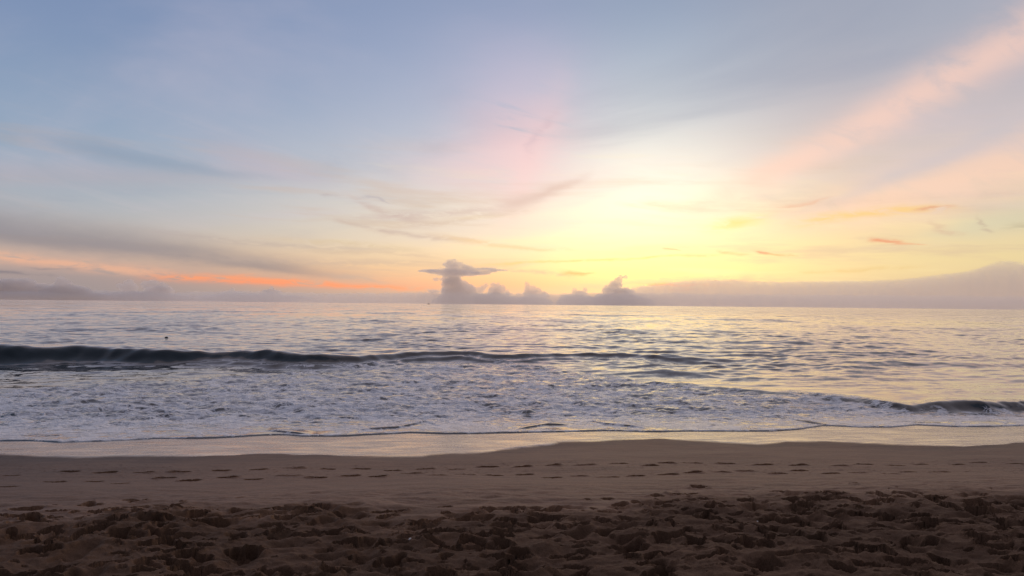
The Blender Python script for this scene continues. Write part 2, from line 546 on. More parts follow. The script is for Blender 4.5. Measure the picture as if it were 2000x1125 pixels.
# small spatter of sand beside the prints
H += (1 - dry) * (1 - wet) * 0.02 * np.maximum(perlin(X * 16, Y * 16, 71) - 0.42, 0) * smooth(np.abs(Y - 11.3), 2.2, 0.5)
Z = zb + H


# ------------------------------------------------------------------ mesh building from grids
def grid_normals(P):
    du = np.gradient(P, axis=1)
    dv = np.gradient(P, axis=0)
    n = np.cross(du, dv)
    n /= np.linalg.norm(n, axis=2, keepdims=True) + 1e-12
    n[n[..., 2] < 0] *= -1
    return n


def make_mesh(name, verts, quads, mats, attrs=None, normals=None):
    me = bpy.data.meshes.new(name)
    nv, nf = len(verts), len(quads)
    me.vertices.add(nv)
    me.vertices.foreach_set('co', np.ascontiguousarray(verts, np.float32).ravel())
    me.loops.add(nf * 4)
    me.loops.foreach_set('vertex_index', np.ascontiguousarray(quads, np.int32).ravel())
    me.polygons.add(nf)
    me.polygons.foreach_set('loop_start', np.arange(0, nf * 4, 4, dtype=np.int32))
    me.update(calc_edges=True)
    me.polygons.foreach_set('use_smooth', np.ones(nf, bool))
    for k, a in (attrs or {}).items():
        at = me.attributes.new(k, 'FLOAT', 'POINT')
        at.data.foreach_set('value', np.ascontiguousarray(a, np.float32).ravel())
    if normals is not None:
        at = me.attributes.new('custom_normal', 'FLOAT_VECTOR', 'POINT')
        at.data.foreach_set('vector', np.ascontiguousarray(normals, np.float32).ravel())
    me.update()
    for m in mats:
        me.materials.append(m)
    return me


def link(name, me, parent=None, **props):
    o = bpy.data.objects.new(name, me)
    COL.objects.link(o)
    if parent is not None:
        o.parent = parent
    for k, v in props.items():
        o[k] = v
    return o


def grid_piece(name, P, N, mask, mat, attrs, parent=None, **props):
    """one object holding the faces of a grid picked by mask (rows-1, cols-1)"""
    nr, nc = P.shape[:2]
    idx = np.arange(nr * nc).reshape(nr, nc)
    q = np.stack([idx[:-1, :-1], idx[:-1, 1:], idx[1:, 1:], idx[1:, :-1]], -1)[mask]
    used, invq = np.unique(q, return_inverse=True)
    q = invq.reshape(-1, 4)
    me = make_mesh(name, P.reshape(-1, 3)[used], q, [mat], {k: a.ravel()[used] for k, a in attrs.items()}, N.reshape(-1, 3)[used])
    return link(name, me, parent, **props)


# ------------------------------------------------------------------ sand material
def new_mat(name):
    m = bpy.data.materials.new(name)
    m.use_nodes = True
    V.nt = m.node_tree
    V.nt.nodes.clear()
    out = V.nt.nodes.new('ShaderNodeOutputMaterial')
    b = V.nt.nodes.new('ShaderNodeBsdfPrincipled')
    V.nt.links.new(b.outputs[0], out.inputs[0])
    return m, b, out


def objcoord():
    n = V.nt.nodes.new('ShaderNodeNewGeometry')
    return V(n.outputs['Position']), V(n.outputs['Normal'])


def bump(h, strength=1.0, dist=1.0, normal=None):
    n = V.nt.nodes.new('ShaderNodeBump')
    n.inputs['Strength'].default_value = strength
    n.inputs['Distance'].default_value = dist
    put(h, n.inputs['Height'])
    if normal is not None:
        put(normal, n.inputs['Normal'])
    return V(n.outputs[0])


m_sand, b, out = new_mat('sand')
pos, nrm = objcoord()
w_, d_ = attr('wet'), attr('dry')
px_, py_, pz_ = sep(pos)
big = noise(comb(px_ * 0.5, py_ * 1.1, 0), 1.0, 4, 0.6)
grain = noise(pos, 130, 2, 0.7)
grain2 = noise(pos, 26, 4, 0.7)
damp_c = mixc(big, (0.225, 0.113, 0.053, 1), (0.290, 0.152, 0.077, 1))
dry_c = mixc(big, (0.085, 0.045, 0.025, 1), (0.200, 0.112, 0.064, 1))
wet_c = mixc(big, (0.200, 0.115, 0.072, 1), (0.250, 0.150, 0.098, 1))
moist_vignette = attr('moist_vignette')
damp_c = mixc(moist_vignette, damp_c, (0.105, 0.058, 0.034, 1))  # darker where damp, and toward both sides as vignette painted into the colour
c = mixc(d_, damp_c, dry_c)
mottle = noise(comb(px_ * 1.6, py_ * 5.0, 2.0), 1.0, 5, 0.7)
c = mixc(1.0, c, mixc(sstep(mottle, 0.3, 0.7), (0.84, 0.84, 0.83, 1), (1.14, 1.14, 1.15, 1)), 'MULTIPLY')
c = mixc(w_, c, wet_c)
c = mixc(1.0, c, mixc(sstep(grain, 0.25, 0.75), (0.72, 0.70, 0.70, 1), (1.22, 1.24, 1.26, 1)), 'MULTIPLY')
c = mixc(1.0, c, mixc(sstep(grain2, 0.3, 0.7), (0.86, 0.86, 0.87, 1), (1.10, 1.10, 1.10, 1)), 'MULTIPLY')
put(c, b.inputs['Base Color'])
put(d_ * 0.22 + 0.62, b.inputs['Roughness'])
put((1.0 - d_) * 0.16 + 0.10, b.inputs['Specular IOR Level'])
put(w_ * 1.0, b.inputs['Coat Weight'])
put(mixc(sstep(noise(comb(px_ * 0.9 + py_ * 0.9, py_ * 3.2 - px_ * 0.5, 0), 1.0, 5, 0.65), 0.3, 0.7), (0.06, 0.06, 0.06, 1), (0.34, 0.34, 0.34, 1)), b.inputs['Coat Roughness'])
b.inputs['Coat IOR'].default_value = 1.42
put(bump(grain, 0.55, 0.004, bump(grain2, 0.6, 0.012)), b.inputs['Normal'])
cn = noise(comb(px_ * 2.0, py_ * 5.0, 0), 1.0, 5, 0.65)
put(bump(cn + grain * 0.04, 0.2, 0.02), b.inputs['Coat Normal'])

# ------------------------------------------------------------------ beach objects
P = np.stack([X, Y, Z], -1)
N = grid_normals(P)
fid = foot_id[:-1, :-1]
face = lambda a: a[:-1, :-1]
zone_tramp = (face(dry) > 0.5) & (fid < 0)
zone_wet = (face(wet) > 0.5) & ~zone_tramp & (fid < 0)
zone_damp = ~zone_tramp & ~zone_wet & (fid < 0)
moist_vignette_a = np.clip(0.75 * smooth(X, -2.0, -9.5) + 0.30 * smooth(X, 5.5, 9.0) + 0.45 * smooth(sheen_y - Y, 1.4, 0.2) * (0.7 + 0.6 * n_mid) + 0.12 * fbm(X * 0.6, Y * 1.2, 3, 95), 0, 1)  # side terms paint lens vignetting into the sand; the sheen term is real damp
at = {'wet': wet, 'dry': dry, 'moist_vignette': moist_vignette_a}
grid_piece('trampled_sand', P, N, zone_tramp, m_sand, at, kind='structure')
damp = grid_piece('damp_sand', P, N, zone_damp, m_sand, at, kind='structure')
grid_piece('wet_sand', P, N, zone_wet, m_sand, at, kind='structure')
for k in range(len(foot_px)):
    if (fid == k).sum() > 3:
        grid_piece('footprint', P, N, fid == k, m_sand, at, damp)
# the rest of the beach: behind the camera and to both sides, a little below the fine sheet
gx_, gy_ = np.meshgrid(np.linspace(-160, 160, 161), np.concatenate([np.linspace(-40, 45, 120)]))
gz_ = beach_z(gx_, gy_) + 0.04 * fbm(gx_ * 0.9, gy_ * 0.9, 3, 91)
inside = (gy_ > 2.6) & (np.abs(gx_) < 1.05 * gy_ + 0.2)
gz_ = gz_ - np.where(inside, 0.18, 0.03)
Pb = np.stack([gx_, gy_, gz_], -1)
grid_piece('beach', Pb, grid_normals(Pb), np.ones((119, 160), bool), m_sand,
           {'wet': smooth(gy_ - SHEAR * gx_, 13.6, 14.6), 'dry': smooth(gy_ - SHEAR * gx_, 8, 7), 'moist_vignette': 0.4 + 0 * gx_}, kind='structure')

# ------------------------------------------------------------------ sea grid
SC_N = 920
ts = np.linspace(-0.95, 0.95, SC_N)
off = np.concatenate([np.linspace(0, 0.25, 10, endpoint=False), np.geomspace(1.25, 20, 210, endpoint=False) - 1.0, 19 + np.cumsum(np.linspace(0.18, 0.34, 330)), ])
off = np.concatenate([off, off[-1] + np.cumsum(np.geomspace(0.36, 4.5, 230))])
off = np.concatenate([off, np.geomspace(off[-1] * 1.008, 25000, 80)])
St, Od = np.meshgrid(ts, off)
wl_y = water_line(St)
Sy = Od + wl_y + (17.0 - wl_y) * smooth(Od, 6, 40)          # rows start along the swash front itself
sy = Od[:, 0] + 17.0
Sx = St * Sy
spacing = np.gradient(off)[:, None] * np.ones_like(Sx)
sandz = beach_z(Sx, Sy)
d_front = Od - 0.02                                        # distance behind the swash front

# random sea: many small wave trains running shoreward
wr = np.random.default_rng(3)
W = np.zeros_like(Sx)
DX = np.zeros_like(Sx)
DY = np.zeros_like(Sx)
depth_fac = smooth(d_front, 5.0, 22.0)
for i in range(92):
    lam = float(np.exp(wr.uniform(math.log(0.55), math.log(12))))
    th = wr.normal(0, 0.55) - SHEAR
    kx, ky = 2 * np.pi / lam * math.sin(th), 2 * np.pi / lam * math.cos(th)
    amp = 0.0047 * (lam / 1.5) ** 0.52 * wr.uniform(0.6, 1.4)
    fac = np.clip((lam / spacing - 2.0) / 2.0, 0, 1) * depth_fac
    ph = kx * Sx + ky * Sy + wr.uniform(0, 6.28) + 1.6 * perlin(Sx / (lam * 4), Sy / (lam * 4), 200 + i)
    env = 0.35 + 1.5 * np.clip(perlin(Sx / (lam * 5) + 3, Sy / (lam * 7), 300 + i % 12) + 0.25, 0, 1)
    W += amp * fac * env * np.cos(ph)
    q_ = amp * fac * env * np.sin(ph) * 0.9
    DX -= q_ * math.sin(th)
    DY -= q_ * math.cos(th)
W *= 0.70 + 0.7 * np.clip(fbm(Sx / 16, Sy / 30, 3, 391) + 0.3, 0, 1)
# long low swells further out
for (y0, hh, wid, x0, xw, sk) in [(66, 0.30, 2.6, 22, 14, 0.10), (58, 0.22, 2.2, 14, 12, 0.14), (95, 0.35, 4.0, 10, 30, 0.05), (130, 0.40, 5, -25, 45, 0.10), (52, 0.16, 1.8, 24, 10, 0.20), (46, 0.16, 1.6, 11, 8, 0.25),
                                  (42, 0.14, 1.3, 20, 9, 0.2), (180, 0.45, 7, 45, 50, 0.1), (34, 0.08, 1.0, 13, 7, 0.25)]:
    yc = y0 + sk * (Sx - x0) + 0.8 * fbm(Sx / 7, Sy / 14, 3, 400 + int(y0))
    v = Sy - yc
    prof = np.where(v < 0, np.exp(-(v / (wid * 0.55)) ** 2), np.exp(-(v / (wid * 1.6)) ** 2))
    W += 0.40 * hh * prof * np.exp(-((Sx - x0) / xw) ** 2)


def crest(points):
    """points: photo pixels of a crest with the crest height -> crest line y(tan) and height(tan)"""
    w = []
    for px, py, h in points:
        x, y = hit_z(px, py, h)
        w.append((x / y, y, h))
    a = np.array(w)
    k = np.argsort(a[:, 0])
    a = a[k]
    return lambda q: (np.interp(q, a[:, 0], a[:, 1]), np.interp(q, a[:, 0], a[:, 2]))


crest_a = crest([(-420, 682, 0.84), (-200, 679, 0.84), (0, 677, 0.84), (150, 676, 0.82), (300, 681, 0.74), (450, 686, 0.58), (600, 692, 0.55), (700, 696, 0.42), (800, 688, 0.38), (900, 687, 0.34), (1000, 693, 0.32),
                 (1100, 690, 0.28), (1200, 690, 0.25), (1300, 700, 0.14), (1450, 712, 0.06), (1600, 722, 0.02), (1800, 730, 0.0), (2400, 735, 0.0)])
ya, ha = crest_a(St)
wa = 0.22 * fbm(Sx / 3.2, Sy / 30, 3, 501)
rag = 1 + 0.15 * fbm(Sx / 2.6, Sy / 6, 3, 503)
v = Sy - (ya + wa)
fw = 0.42 + 0.62 * ha                                      # width of the shoreward face
prof = np.where(v < 0, np.exp(-np.abs(v / fw) ** 1.9), np.exp(-(v / (2.6 + 2.0 * ha)) ** 2))
wave_a = ha * rag * prof
W *= 1 - 0.75 * np.clip(ha / 0.3, 0, 1) * np.exp(-(v / 2.2) ** 2) * 0.35
W += wave_a
# a second lip running in front of the crest where the wave has begun to fold
v2 = v + 1.7 + 0.5 * fbm(Sx / 4, Sy / 20, 2, 507)
W += 0.16 * smooth(ha, 0.15, 0.4) * smooth(0.72 - ha, 0.0, 0.2) * np.where(v2 < 0, np.exp(-(v2 / 0.45) ** 2), np.exp(-(v2 / 0.9) ** 2)) * (1 + 0.4 * fbm(Sx / 2, Sy / 8, 2, 509))
crest_b = crest([(900, 760, 0.0), (1300, 752, 0.05), (1450, 760, 0.08), (1600, 772, 0.10), (1700, 780, 0.13), (1770, 784, 0.24), (1850, 777, 0.34), (1920, 780, 0.34), (2000, 779, 0.34), (2200, 782, 0.36), (2500, 786, 0.3)])
yb, hb = crest_b(St)
vb = Sy - (yb + 0.22 * fbm(Sx / 1.7, Sy / 15, 3, 521))
profb = np.where(vb < 0, np.exp(-np.abs(vb / (0.30 + 0.9 * hb)) ** 2), np.exp(-(vb / (0.8 + 2.5 * hb)) ** 2))
wave_b = 0.85 * hb * (1 + 0.15 * fbm(Sx / 0.9, Sy / 3, 3, 523)) * profb
W += wave_b

# where foam lies: seaward edge of the foam field
foam_px = [(-400, 775), (0, 752), (120, 748), (250, 742), (400, 737), (560, 722), (700, 712), (850, 708), (1000, 706), (1080, 712), (1150, 724), (1250, 742), (1350, 752), (1450, 758), (1600, 772), (1720, 784), (1850, 795), (2000, 797), (2400, 800)]
foam_y = curve(foam_px, lambda a, b_: hit_z(a, b_, 0.05))(St)
fe = fbm(Sx * 0.45, Sy * 0.20, 4, 531)
d_sea = foam_y + 2.0 * fe - Sy                             # > 0 inside the foam field
inside_f = smooth(d_sea, -0.4, 1.6)
foam_w = smooth(d_front, 16.0, 0.5)
foam = inside_f * (0.37 + 0.33 * foam_w + 0.10 * fe)
gap = fbm(Sx * 0.30 + 5, Sy * 0.12, 3, 541)
foam -= 0.26 * inside_f * smooth(gap, 0.05, 0.5)
foam *= smooth(d_front, -0.01, 0.10)                       # dark clear lip at the very front
left_clear = smooth(St, -0.25, -0.55) * smooth(Sy, 26.5, 31.0)
foam -= 0.55 * left_clear
foam *= (1 - np.clip(3.5 * profb * hb, 0, 0.9)) * (1 - 0.9 * np.clip(3 * prof * ha, 0, 1) * smooth(ha, 0.2, 0.45))
foam = np.clip(foam, 0, 1)
# churned surface inside the foam
chop = 0.055 * fbm(Sx * 0.55, Sy * 0.75, 4, 551, 0.55) + 0.030 * fbm(Sx * 2.0, Sy * 2.6, 3, 557, 0.6)
W += chop * inside_f * smooth(d_front, 0.6, 5.0)
W += 0.035 * np.abs(fbm(Sx * 1.1, Sy * 1.1, 2, 559)) * smooth(d_front, 0.3, 2.0) * inside_f
# level: film of water over the sand near the front, sea level further out
film = 0.030 * np.sqrt(np.clip(d_front / 0.10, 0, 1)) + 0.10 * smooth(d_front, 0.1, 6.0)
level = np.maximum(sandz + film, 0.02 + 0 * Sy)
blend = smooth(d_front, 2.0, 7.0)
sea_z = (sandz + film) * (1 - blend) + level * blend
# older tongues of swash lying behind the front: small steps
tongue_px = [[(700, 843), (780, 838), (830, 829), (860, 836)], [(1010, 841), (1070, 833), (1110, 834)], [(1150, 826), (1180, 832), (1260, 838)], [(1500, 815), (1560, 826), (1620, 832)], [(1380, 838), (1400, 832)],
             [(520, 843), (545, 846), (600, 851)]]
for tp in tongue_px:
    q = [hit_beach(*p) for p in tp]
    fx = np.array([p[0] for p in q]); fy = np.array([p[1] for p in q])
    k = np.argsort(fx)
    yy = np.interp(Sx, fx[k], fy[k])
    on = smooth(Sx, fx.min() - 0.1, fx.min() + 0.3) * smooth(Sx, fx.max() + 0.1, fx.max() - 0.3)
    dv = Sy - yy
    sea_z += on * 0.035 * np.exp(-np.where(dv < 0, (dv / 0.06) ** 2, (dv / 0.6) ** 2))
    foam *= 1 - 0.75 * on * np.exp(-((dv + 0.02) / 0.10) ** 2)
near = smooth(d_front, 0.4, 3.0)
Pz = sea_z + W * near
lip_keep = d_front > -1
Pz = np.where(d_front < 0.02, np.minimum(Pz, sandz + 0.012), Pz)
fade = smooth(Sy, 900, 500)
Psea = np.stack([Sx + DX * near * fade, Sy + DY * near * fade, Pz], -1)
Nsea = grid_normals(Psea)
far = smooth(np.log(np.maximum(Sy, 1)), math.log(70), math.log(260))

# ------------------------------------------------------------------ water material
m_water, b, out = new_mat('water')
pos, nrm = objcoord()
px_, py_, pz_ = sep(pos)
fm, fr = attr('foam'), attr('far')
calm = attr('calm')
# slopes of the ripples too small for the mesh: each octave keeps its steepness
n1 = sep(noise(comb(px_ * 0.62, py_ * 1.0, 0.0), 1.3, 5, 0.86, color=True))
n2 = sep(noise(comb(px_ * 0.7, py_ * 0.55, 7.0), 1 / 22.0, 7, 0.95, color=True))
k1 = (1.0 - fr * 0.35) * calm
sx_ = (n1[0] - 0.5) * 0.30 * k1 + (n2[0] - 0.5) * fr * 0.8
sy_ = (n1[1] - 0.5) * 0.42 * k1 + (n2[1] - 0.5) * fr * 1.1 - 0.015 - fr * 0.01
nn = vmath('NORMALIZE', vmath('ADD', nrm, comb(sx_, sy_, 0.0)))
# foam lace: cells of bubbles torn by noise
wv = sep(noise(comb(px_, py_, 0), 0.9, 4, 0.6, color=True))
fxy = comb(px_ * 0.75 + (wv[0] - 0.5) * 1.3, py_ + (wv[1] - 0.5) * 1.3, 0)


def cells(scale):
    n = V.nt.nodes.new('ShaderNodeTexVoronoi')
    n.feature = 'DISTANCE_TO_EDGE'
    put(fxy, n.inputs['Vector'])
    n.inputs['Scale'].default_value = scale
    return V(n.outputs['Distance'])


lace = sstep(cells(1.1), 0.26, 0.0) * 0.55 + sstep(cells(4.2), 0.30, 0.0) * 0.5
spread = noise(comb(px_ * 0.55, py_ * 0.8, 4), 1.1, 6, 0.58)
cov = fm + (spread - 0.5) * 1.5 + (lace - 0.36) * 1.25
fmask = sstep(cov, 0.42, 0.72) * sstep(fm, 0.02, 0.12)
put(mixc(noise(pos, 3.0, 3, 0.5), (0.004, 0.013, 0.017, 1), (0.008, 0.020, 0.025, 1)), b.inputs['Base Color'])
b.inputs['Roughness'].default_value = 0.07
b.inputs['IOR'].default_value = 1.333
put(nn, b.inputs['Normal'])
fb = V.nt.nodes.new('ShaderNodeBsdfPrincipled')
put(mixc(sstep(cov, 0.5, 1.15), (0.52, 0.51, 0.52, 1), (0.97, 0.95, 0.94, 1)), fb.inputs['Base Color'])
fb.inputs['Roughness'].default_value = 0.34
fb.inputs['Specular IOR Level'].default_value = 0.8
put(bump(cov + noise(pos, 22, 3, 0.6) * 0.25, 0.9, 0.09), fb.inputs['Normal'])
mx = V.nt.nodes.new('ShaderNodeMixShader')
put(fmask * 0.90, mx.inputs[0])
V.nt.links.new(b.outputs[0], mx.inputs[1])
V.nt.links.new(fb.outputs[0], mx.inputs[2])
V.nt.links.new(mx.outputs[0], out.inputs[0])

calm_a = 1.0 - 0.55 * smooth(fbm(Sx / 9, Sy / 16, 3, 601), 0.0, 0.6)
calm_a *= 1.0 - 0.6 * smooth(np.abs(Sy - foam_y - 1.5), 3.0, 0.5) * smooth(St, 0.08, 0.3)
at = {'foam': foam, 'far': far, 'calm': calm_a}
keep = face(lip_keep)
f_a = face((np.abs(v + 0.3) < 0.5 * fw + 0.9) & (v < 0.9) & (ha > 0.20) & (prof > 0.12)) & keep
f_b = face((profb > 0.15) & (hb > 0.18)) & keep & ~f_a
f_foam = face((inside_f > 0.35) & (d_front < 40)) & keep & ~f_a & ~f_b
f_sea = keep & ~f_a & ~f_b & ~f_foam
sea = grid_piece('sea', Psea, Nsea, f_sea, m_water, at, kind='structure')
grid_piece('breaking_wave', Psea, Nsea, f_a, m_water, at, sea, label='long dark wave rearing up beyond the foam, tallest at the left')
grid_piece('breaking_wave', Psea, Nsea, f_b, m_water, at, sea, label='low dark wave close to the sand at the right')
grid_piece('surf_foam', Psea, Nsea, f_foam, m_water, at, kind='stuff')
# the sea beyond both sides of the fine fan, just under it
qx, qy = np.meshgrid(np.linspace(-1, 1, 81) ** 3 * 60000, np.concatenate([np.linspace(22, 60, 20, endpoint=False), np.geomspace(60, 25500, 60)]))
Pq = np.stack([qx, qy, np.full_like(qx, -0.4)], -1)
o_ = np.ones_like(qx)
grid_piece('sea_around', Pq, grid_normals(Pq), np.ones((79, 80), bool), m_water, {'foam': 0 * o_, 'far': o_, 'calm': o_}, kind='structure')


# ------------------------------------------------------------------ clouds on the horizon: lumpy closed meshes, far beyond the sea's edge
def cloud_material(name, color, density):
    m = bpy.data.materials.new(name)
    m.use_nodes = True
    V.nt = m.node_tree
    V.nt.nodes.clear()
    out = V.nt.nodes.new('ShaderNodeOutputMaterial')
    vol = V.nt.nodes.new('ShaderNodeVolumePrincipled')
    vol.inputs['Color'].default_value = color
    vol.inputs['Density'].default_value = density
    vol.inputs['Anisotropy'].default_value = 0.75
    V.nt.links.new(vol.outputs[0], out.inputs['Volume'])
    return m


m_cloud = cloud_material('cloud', (0.965, 0.945, 0.93, 1), 0.0042)
m_layer = cloud_material('cloud_layer', (0.965, 0.945, 0.93, 1), 0.0009)
m_bank = cloud_material('cloud_bank', (0.965, 0.945, 0.93, 1), 0.00060)
_ico = None


def ico():
    global _ico
    if _ico is None:
        import bmesh
        bm = bmesh.new()
        bmesh.ops.create_icosphere(bm, subdivisions=3, radius=1.0)
        vs = np.array([v.co[:] for v in bm.verts])
        fs = np.array([[v.index for v in f.verts] for f in bm.faces])
        bm.free()
        _ico = (vs, fs)
    return _ico


def cloud(label, puffs, dist, voxel_px=1.3, deep=1.0, lumps=0.35, seed=0, group='clouds along the horizon', mat=None):
    """puffs: (px, py, rx, ry) in photo pixels; each becomes a lumpy ellipsoid in the cloud's own place"""
    r = np.random.default_rng(seed)
    s = dist / F_PX
    vs, fs = ico()
    VV, FF = [], []
    k = 0
    cx = np.mean([p[0] for p in puffs])
    d = ray(cx, 590)
    o = d * dist
    for (px, py, rx, ry) in puffs:
        dd = ray(px, py)
        c_ = dd * (dist / dd[1]) * d[1]
        depth = r.normal(0, 0.35) * min(rx, 30) * s * deep
        n_sub = 1 + int(5 * lumps * 2)
        for j in range(n_sub):
            if j == 0:
                oc, ox, oy = c_ + np.array([0, depth, 0]), rx, ry
            else:                                   # smaller lumps on the flanks
                th = r.uniform(-0.3, math.pi + 0.3)
                oc = c_ + np.array([math.cos(th) * rx * s * 0.8, depth + r.normal(0, 0.5) * ry * s, math.sin(th) * ry * s * 0.8])
                f = r.uniform(0.25, 0.5)
                ox, oy = max(2.0, min(rx, ry * 1.6) * f), max(1.8, ry * f)
            p = vs * np.array([ox * s, (ox * 0.5 + oy * 0.5) * s * deep, oy * s]) + oc - o
            VV.append(p)
            FF.append(fs + k)
            k += len(vs)
    me = bpy.data.meshes.new('cloud_lumps')
    me.from_pydata(np.concatenate(VV).tolist(), [], np.concatenate(FF).tolist())
    tmp = bpy.data.objects.new('tmp', me)
    COL.objects.link(tmp)
    rm = tmp.modifiers.new('remesh', 'REMESH')
    rm.mode = 'VOXEL'
    rm.voxel_size = voxel_px * s
    rm.use_smooth_shade = True
    dg = bpy.context.evaluated_depsgraph_get()
    me2 = bpy.data.meshes.new_from_object(tmp.evaluated_get(dg))
    bpy.data.objects.remove(tmp)
    n = len(me2.vertices)
    co = np.empty(n * 3, np.float32)
    me2.vertices.foreach_get('co', co)
    co = co.reshape(-1, 3)
    q = co / (s * 6.0)
    disp = np.stack([fbm(q[:, 0] + q[:, 1], q[:, 2] + 3.1 * q[:, 1], 3, 700 + seed), fbm(q[:, 1] * 1.3, q[:, 2], 2, 720 + seed), fbm(q[:, 0] - q[:, 1], q[:, 2] + 7, 3, 740 + seed)], -1)
    co += (disp * s * 1.5).astype(np.float32)
    me2.vertices.foreach_set('co', co.ravel())
    me2.name = 'cloud'
    me2.materials.clear()
    me2.materials.append(mat or m_cloud)
    me2.polygons.foreach_set('use_smooth', np.ones(len(me2.polygons), bool))
    ob = link('cloud', me2, None, label=label, category='cloud', group=group)
    ob.location = o + np.array([0, 0, CAM_Z])
    return ob


tower = [(877, 511, 6, 5), (887, 510, 6, 5), (871, 517, 7, 5), (896, 517, 9, 6), (884, 521, 14, 9), (904, 522, 10, 7), (916, 525, 12, 6), (930, 527, 14, 4),
         (838, 529, 24, 3.0), (852, 531, 20, 5), (866, 532, 18, 7), (886, 532, 30, 10), (915, 533, 24, 6), (938, 534, 22, 3.4), (955, 530, 18, 2.4), (950, 525, 22, 2.2), (975, 527, 20, 1.8),
         (882, 545, 20, 12), (884, 556, 21, 14), (886, 570, 24, 18), (904, 560, 14, 13), (916, 570, 18, 14), (884, 590, 34, 20), (930, 588, 34, 16), (866, 566, 6, 6), (852, 546, 7, 4),
         (943, 563, 7, 6), (949, 558, 5, 5), (936, 568, 8, 7), (963, 557, 6, 6), (971, 560, 8, 7), (980, 563, 8, 7), (968, 572, 16, 12), (989, 573, 8, 7), (960, 592, 40, 18), (1000, 594, 25, 16), (848, 569, 14, 3), (842, 567, 8, 2)]
cloud('tall cumulus tower with a flat anvil spreading from its top, left of the sun glow', tower, 31000, 0.95, lumps=0.45, seed=1)
cloud('small pointed cumulus turret just right of the tall anvil cloud', [(1029, 555, 4.5, 5), (1031, 563, 7, 8), (1041, 563, 7, 6), (1050, 569, 9, 7), (1036, 573, 14, 10), (1060, 577, 14, 7), (1040, 596, 44, 18)], 32000, 0.95, seed=2)
cloud('pair of tiny cumulus knobs rising from the haze between the turret and the broad cloud', [(1122, 568, 5, 5), (1143, 567, 5, 5), (1132, 573, 16, 6), (1130, 594, 46, 18)], 32500, 0.95, seed=3)
cloud('ragged cumulus with leaning head at the left end of the long cloud bank', [(1212, 542, 6, 4), (1222, 541, 5, 4), (1207, 548, 9, 6), (1202, 557, 14, 8), (1196, 568, 20, 10), (1188, 562, 8, 6), (1215, 572, 24, 10), (1210, 596, 70, 22)], 31500, 0.95, seed=4)


def ribbon_cloud(label, tops, dist, depth, seed, mat, lump=1.0, group='clouds along the horizon'):
    """a long bank of cloud: elliptical cross-sections along the horizon under a ragged top line, its foot below the horizon"""
    xs = np.arange(tops[0][0], tops[-1][0] + 1, 2.0)
    ty = np.interp(xs, [p[0] for p in tops], [p[1] for p in tops])
    s_ = dist / F_PX
    K = 26
    an = np.arange(K) / K * 2 * np.pi
    pts = []
    endf = np.clip(np.minimum(xs - xs[0], xs[-1] - xs) / 40.0, 0.0, 1) ** 0.5
    base = np.array([ray(x_, 600) for x_ in xs])
    top = np.array([ray(x_, y_) for x_, y_ in zip(xs, ty)])
    base = base / base[:, 1:2] * dist
    top = top / top[:, 1:2] * dist
    zb_ = np.full(len(xs), -dist * 0.012)
    u_ = xs / 9.0
    n1_ = fbm(u_[:, None] + 0 * an, 0.8 * np.sin(an)[None, :] + 0.5 * np.cos(an)[None, :] + 0 * u_[:, None], 4, seed, 0.6)
    n2_ = np.abs(fbm(u_[:, None] * 0.6 + 0 * an, 1.4 * np.cos(an)[None, :] + 0 * u_[:, None], 3, seed + 9))
    zt = top[:, 2]
    hh = (zt - zb_) / 2 * (0.02 + 0.98 * endf)
    zc = zb_ + hh
    lumpz = (n1_ * 1.3 + n2_ * 2.2 - 1.0) * s_ * lump * endf[:, None] * np.clip(np.sin(an), 0, 1)[None, :]
    px3 = base[:, 0:1] + 0 * an[None, :]
    py3 = base[:, 1:2] + np.cos(an)[None, :] * depth * (0.05 + 0.95 * endf)[:, None] * (1 + 0.25 * n1_)
    pz3 = zc[:, None] + np.sin(an)[None, :] * hh[:, None] + lumpz
    vv = np.stack([px3, py3, pz3], -1)
    o = np.array([base[:, 0].mean(), dist, 0.0])
    nx = len(xs)
    idx = np.arange(nx * K).reshape(nx, K)
    q = np.stack([idx[:-1], np.roll(idx[:-1], -1, 1), np.roll(idx[1:], -1, 1), idx[1:]], -1).reshape(-1, 4)
    me = bpy.data.meshes.new('cloud')
    caps = [list(map(int, idx[0][::-1])), list(map(int, idx[-1]))]
    me.from_pydata((vv.reshape(-1, 3) - o).tolist(), [], q.tolist() + caps)
    me.polygons.foreach_set('use_smooth', np.ones(len(me.polygons), bool))
    me.materials.append(mat)
    ob = link('cloud', me, None, label=label, category='cloud', group=group)
    ob.location = o + np.array([0, 0, CAM_Z])
    return ob


ribbon_cloud('long cloud bank rising to a hill-like hump at the right end of the horizon',
             [(1180, 575), (1240, 560), (1300, 552), (1350, 547), (1410, 546), (1480, 549), (1550, 549), (1620, 548), (1700, 547), (1760, 545), (1800, 540), (1850, 533), (1890, 529), (1920, 521), (1940, 514), (1958, 508), (1975, 509),
              (1998, 514), (2030, 520), (2080, 528), (2150, 540), (2250, 552), (2400, 566)], 36000, 1500, 811, m_bank, 1.3)
ribbon_cloud('flat grey mauve layer of low cloud lying along the whole horizon',
             [(-420, 566), (0, 564), (200, 566), (350, 570), (480, 568), (600, 571), (760, 572), (830, 570), (900, 571), (1000, 572), (1080, 573), (1160, 571), (1300, 572), (1500, 574), (1750, 576), (2000, 578), (2450, 582)], 28500, 1100, 821, m_layer, 1.3)
cloud('low faint cumulus with a small knob at the left end of the horizon', [(-30, 562, 50, 14), (20, 560, 40, 14), (50, 553, 18, 9), (70, 566, 40, 10), (118, 545, 6, 6), (122, 556, 14, 10), (135, 568, 40, 10), (60, 578, 140, 9)], 33000, 1.5, seed=6)
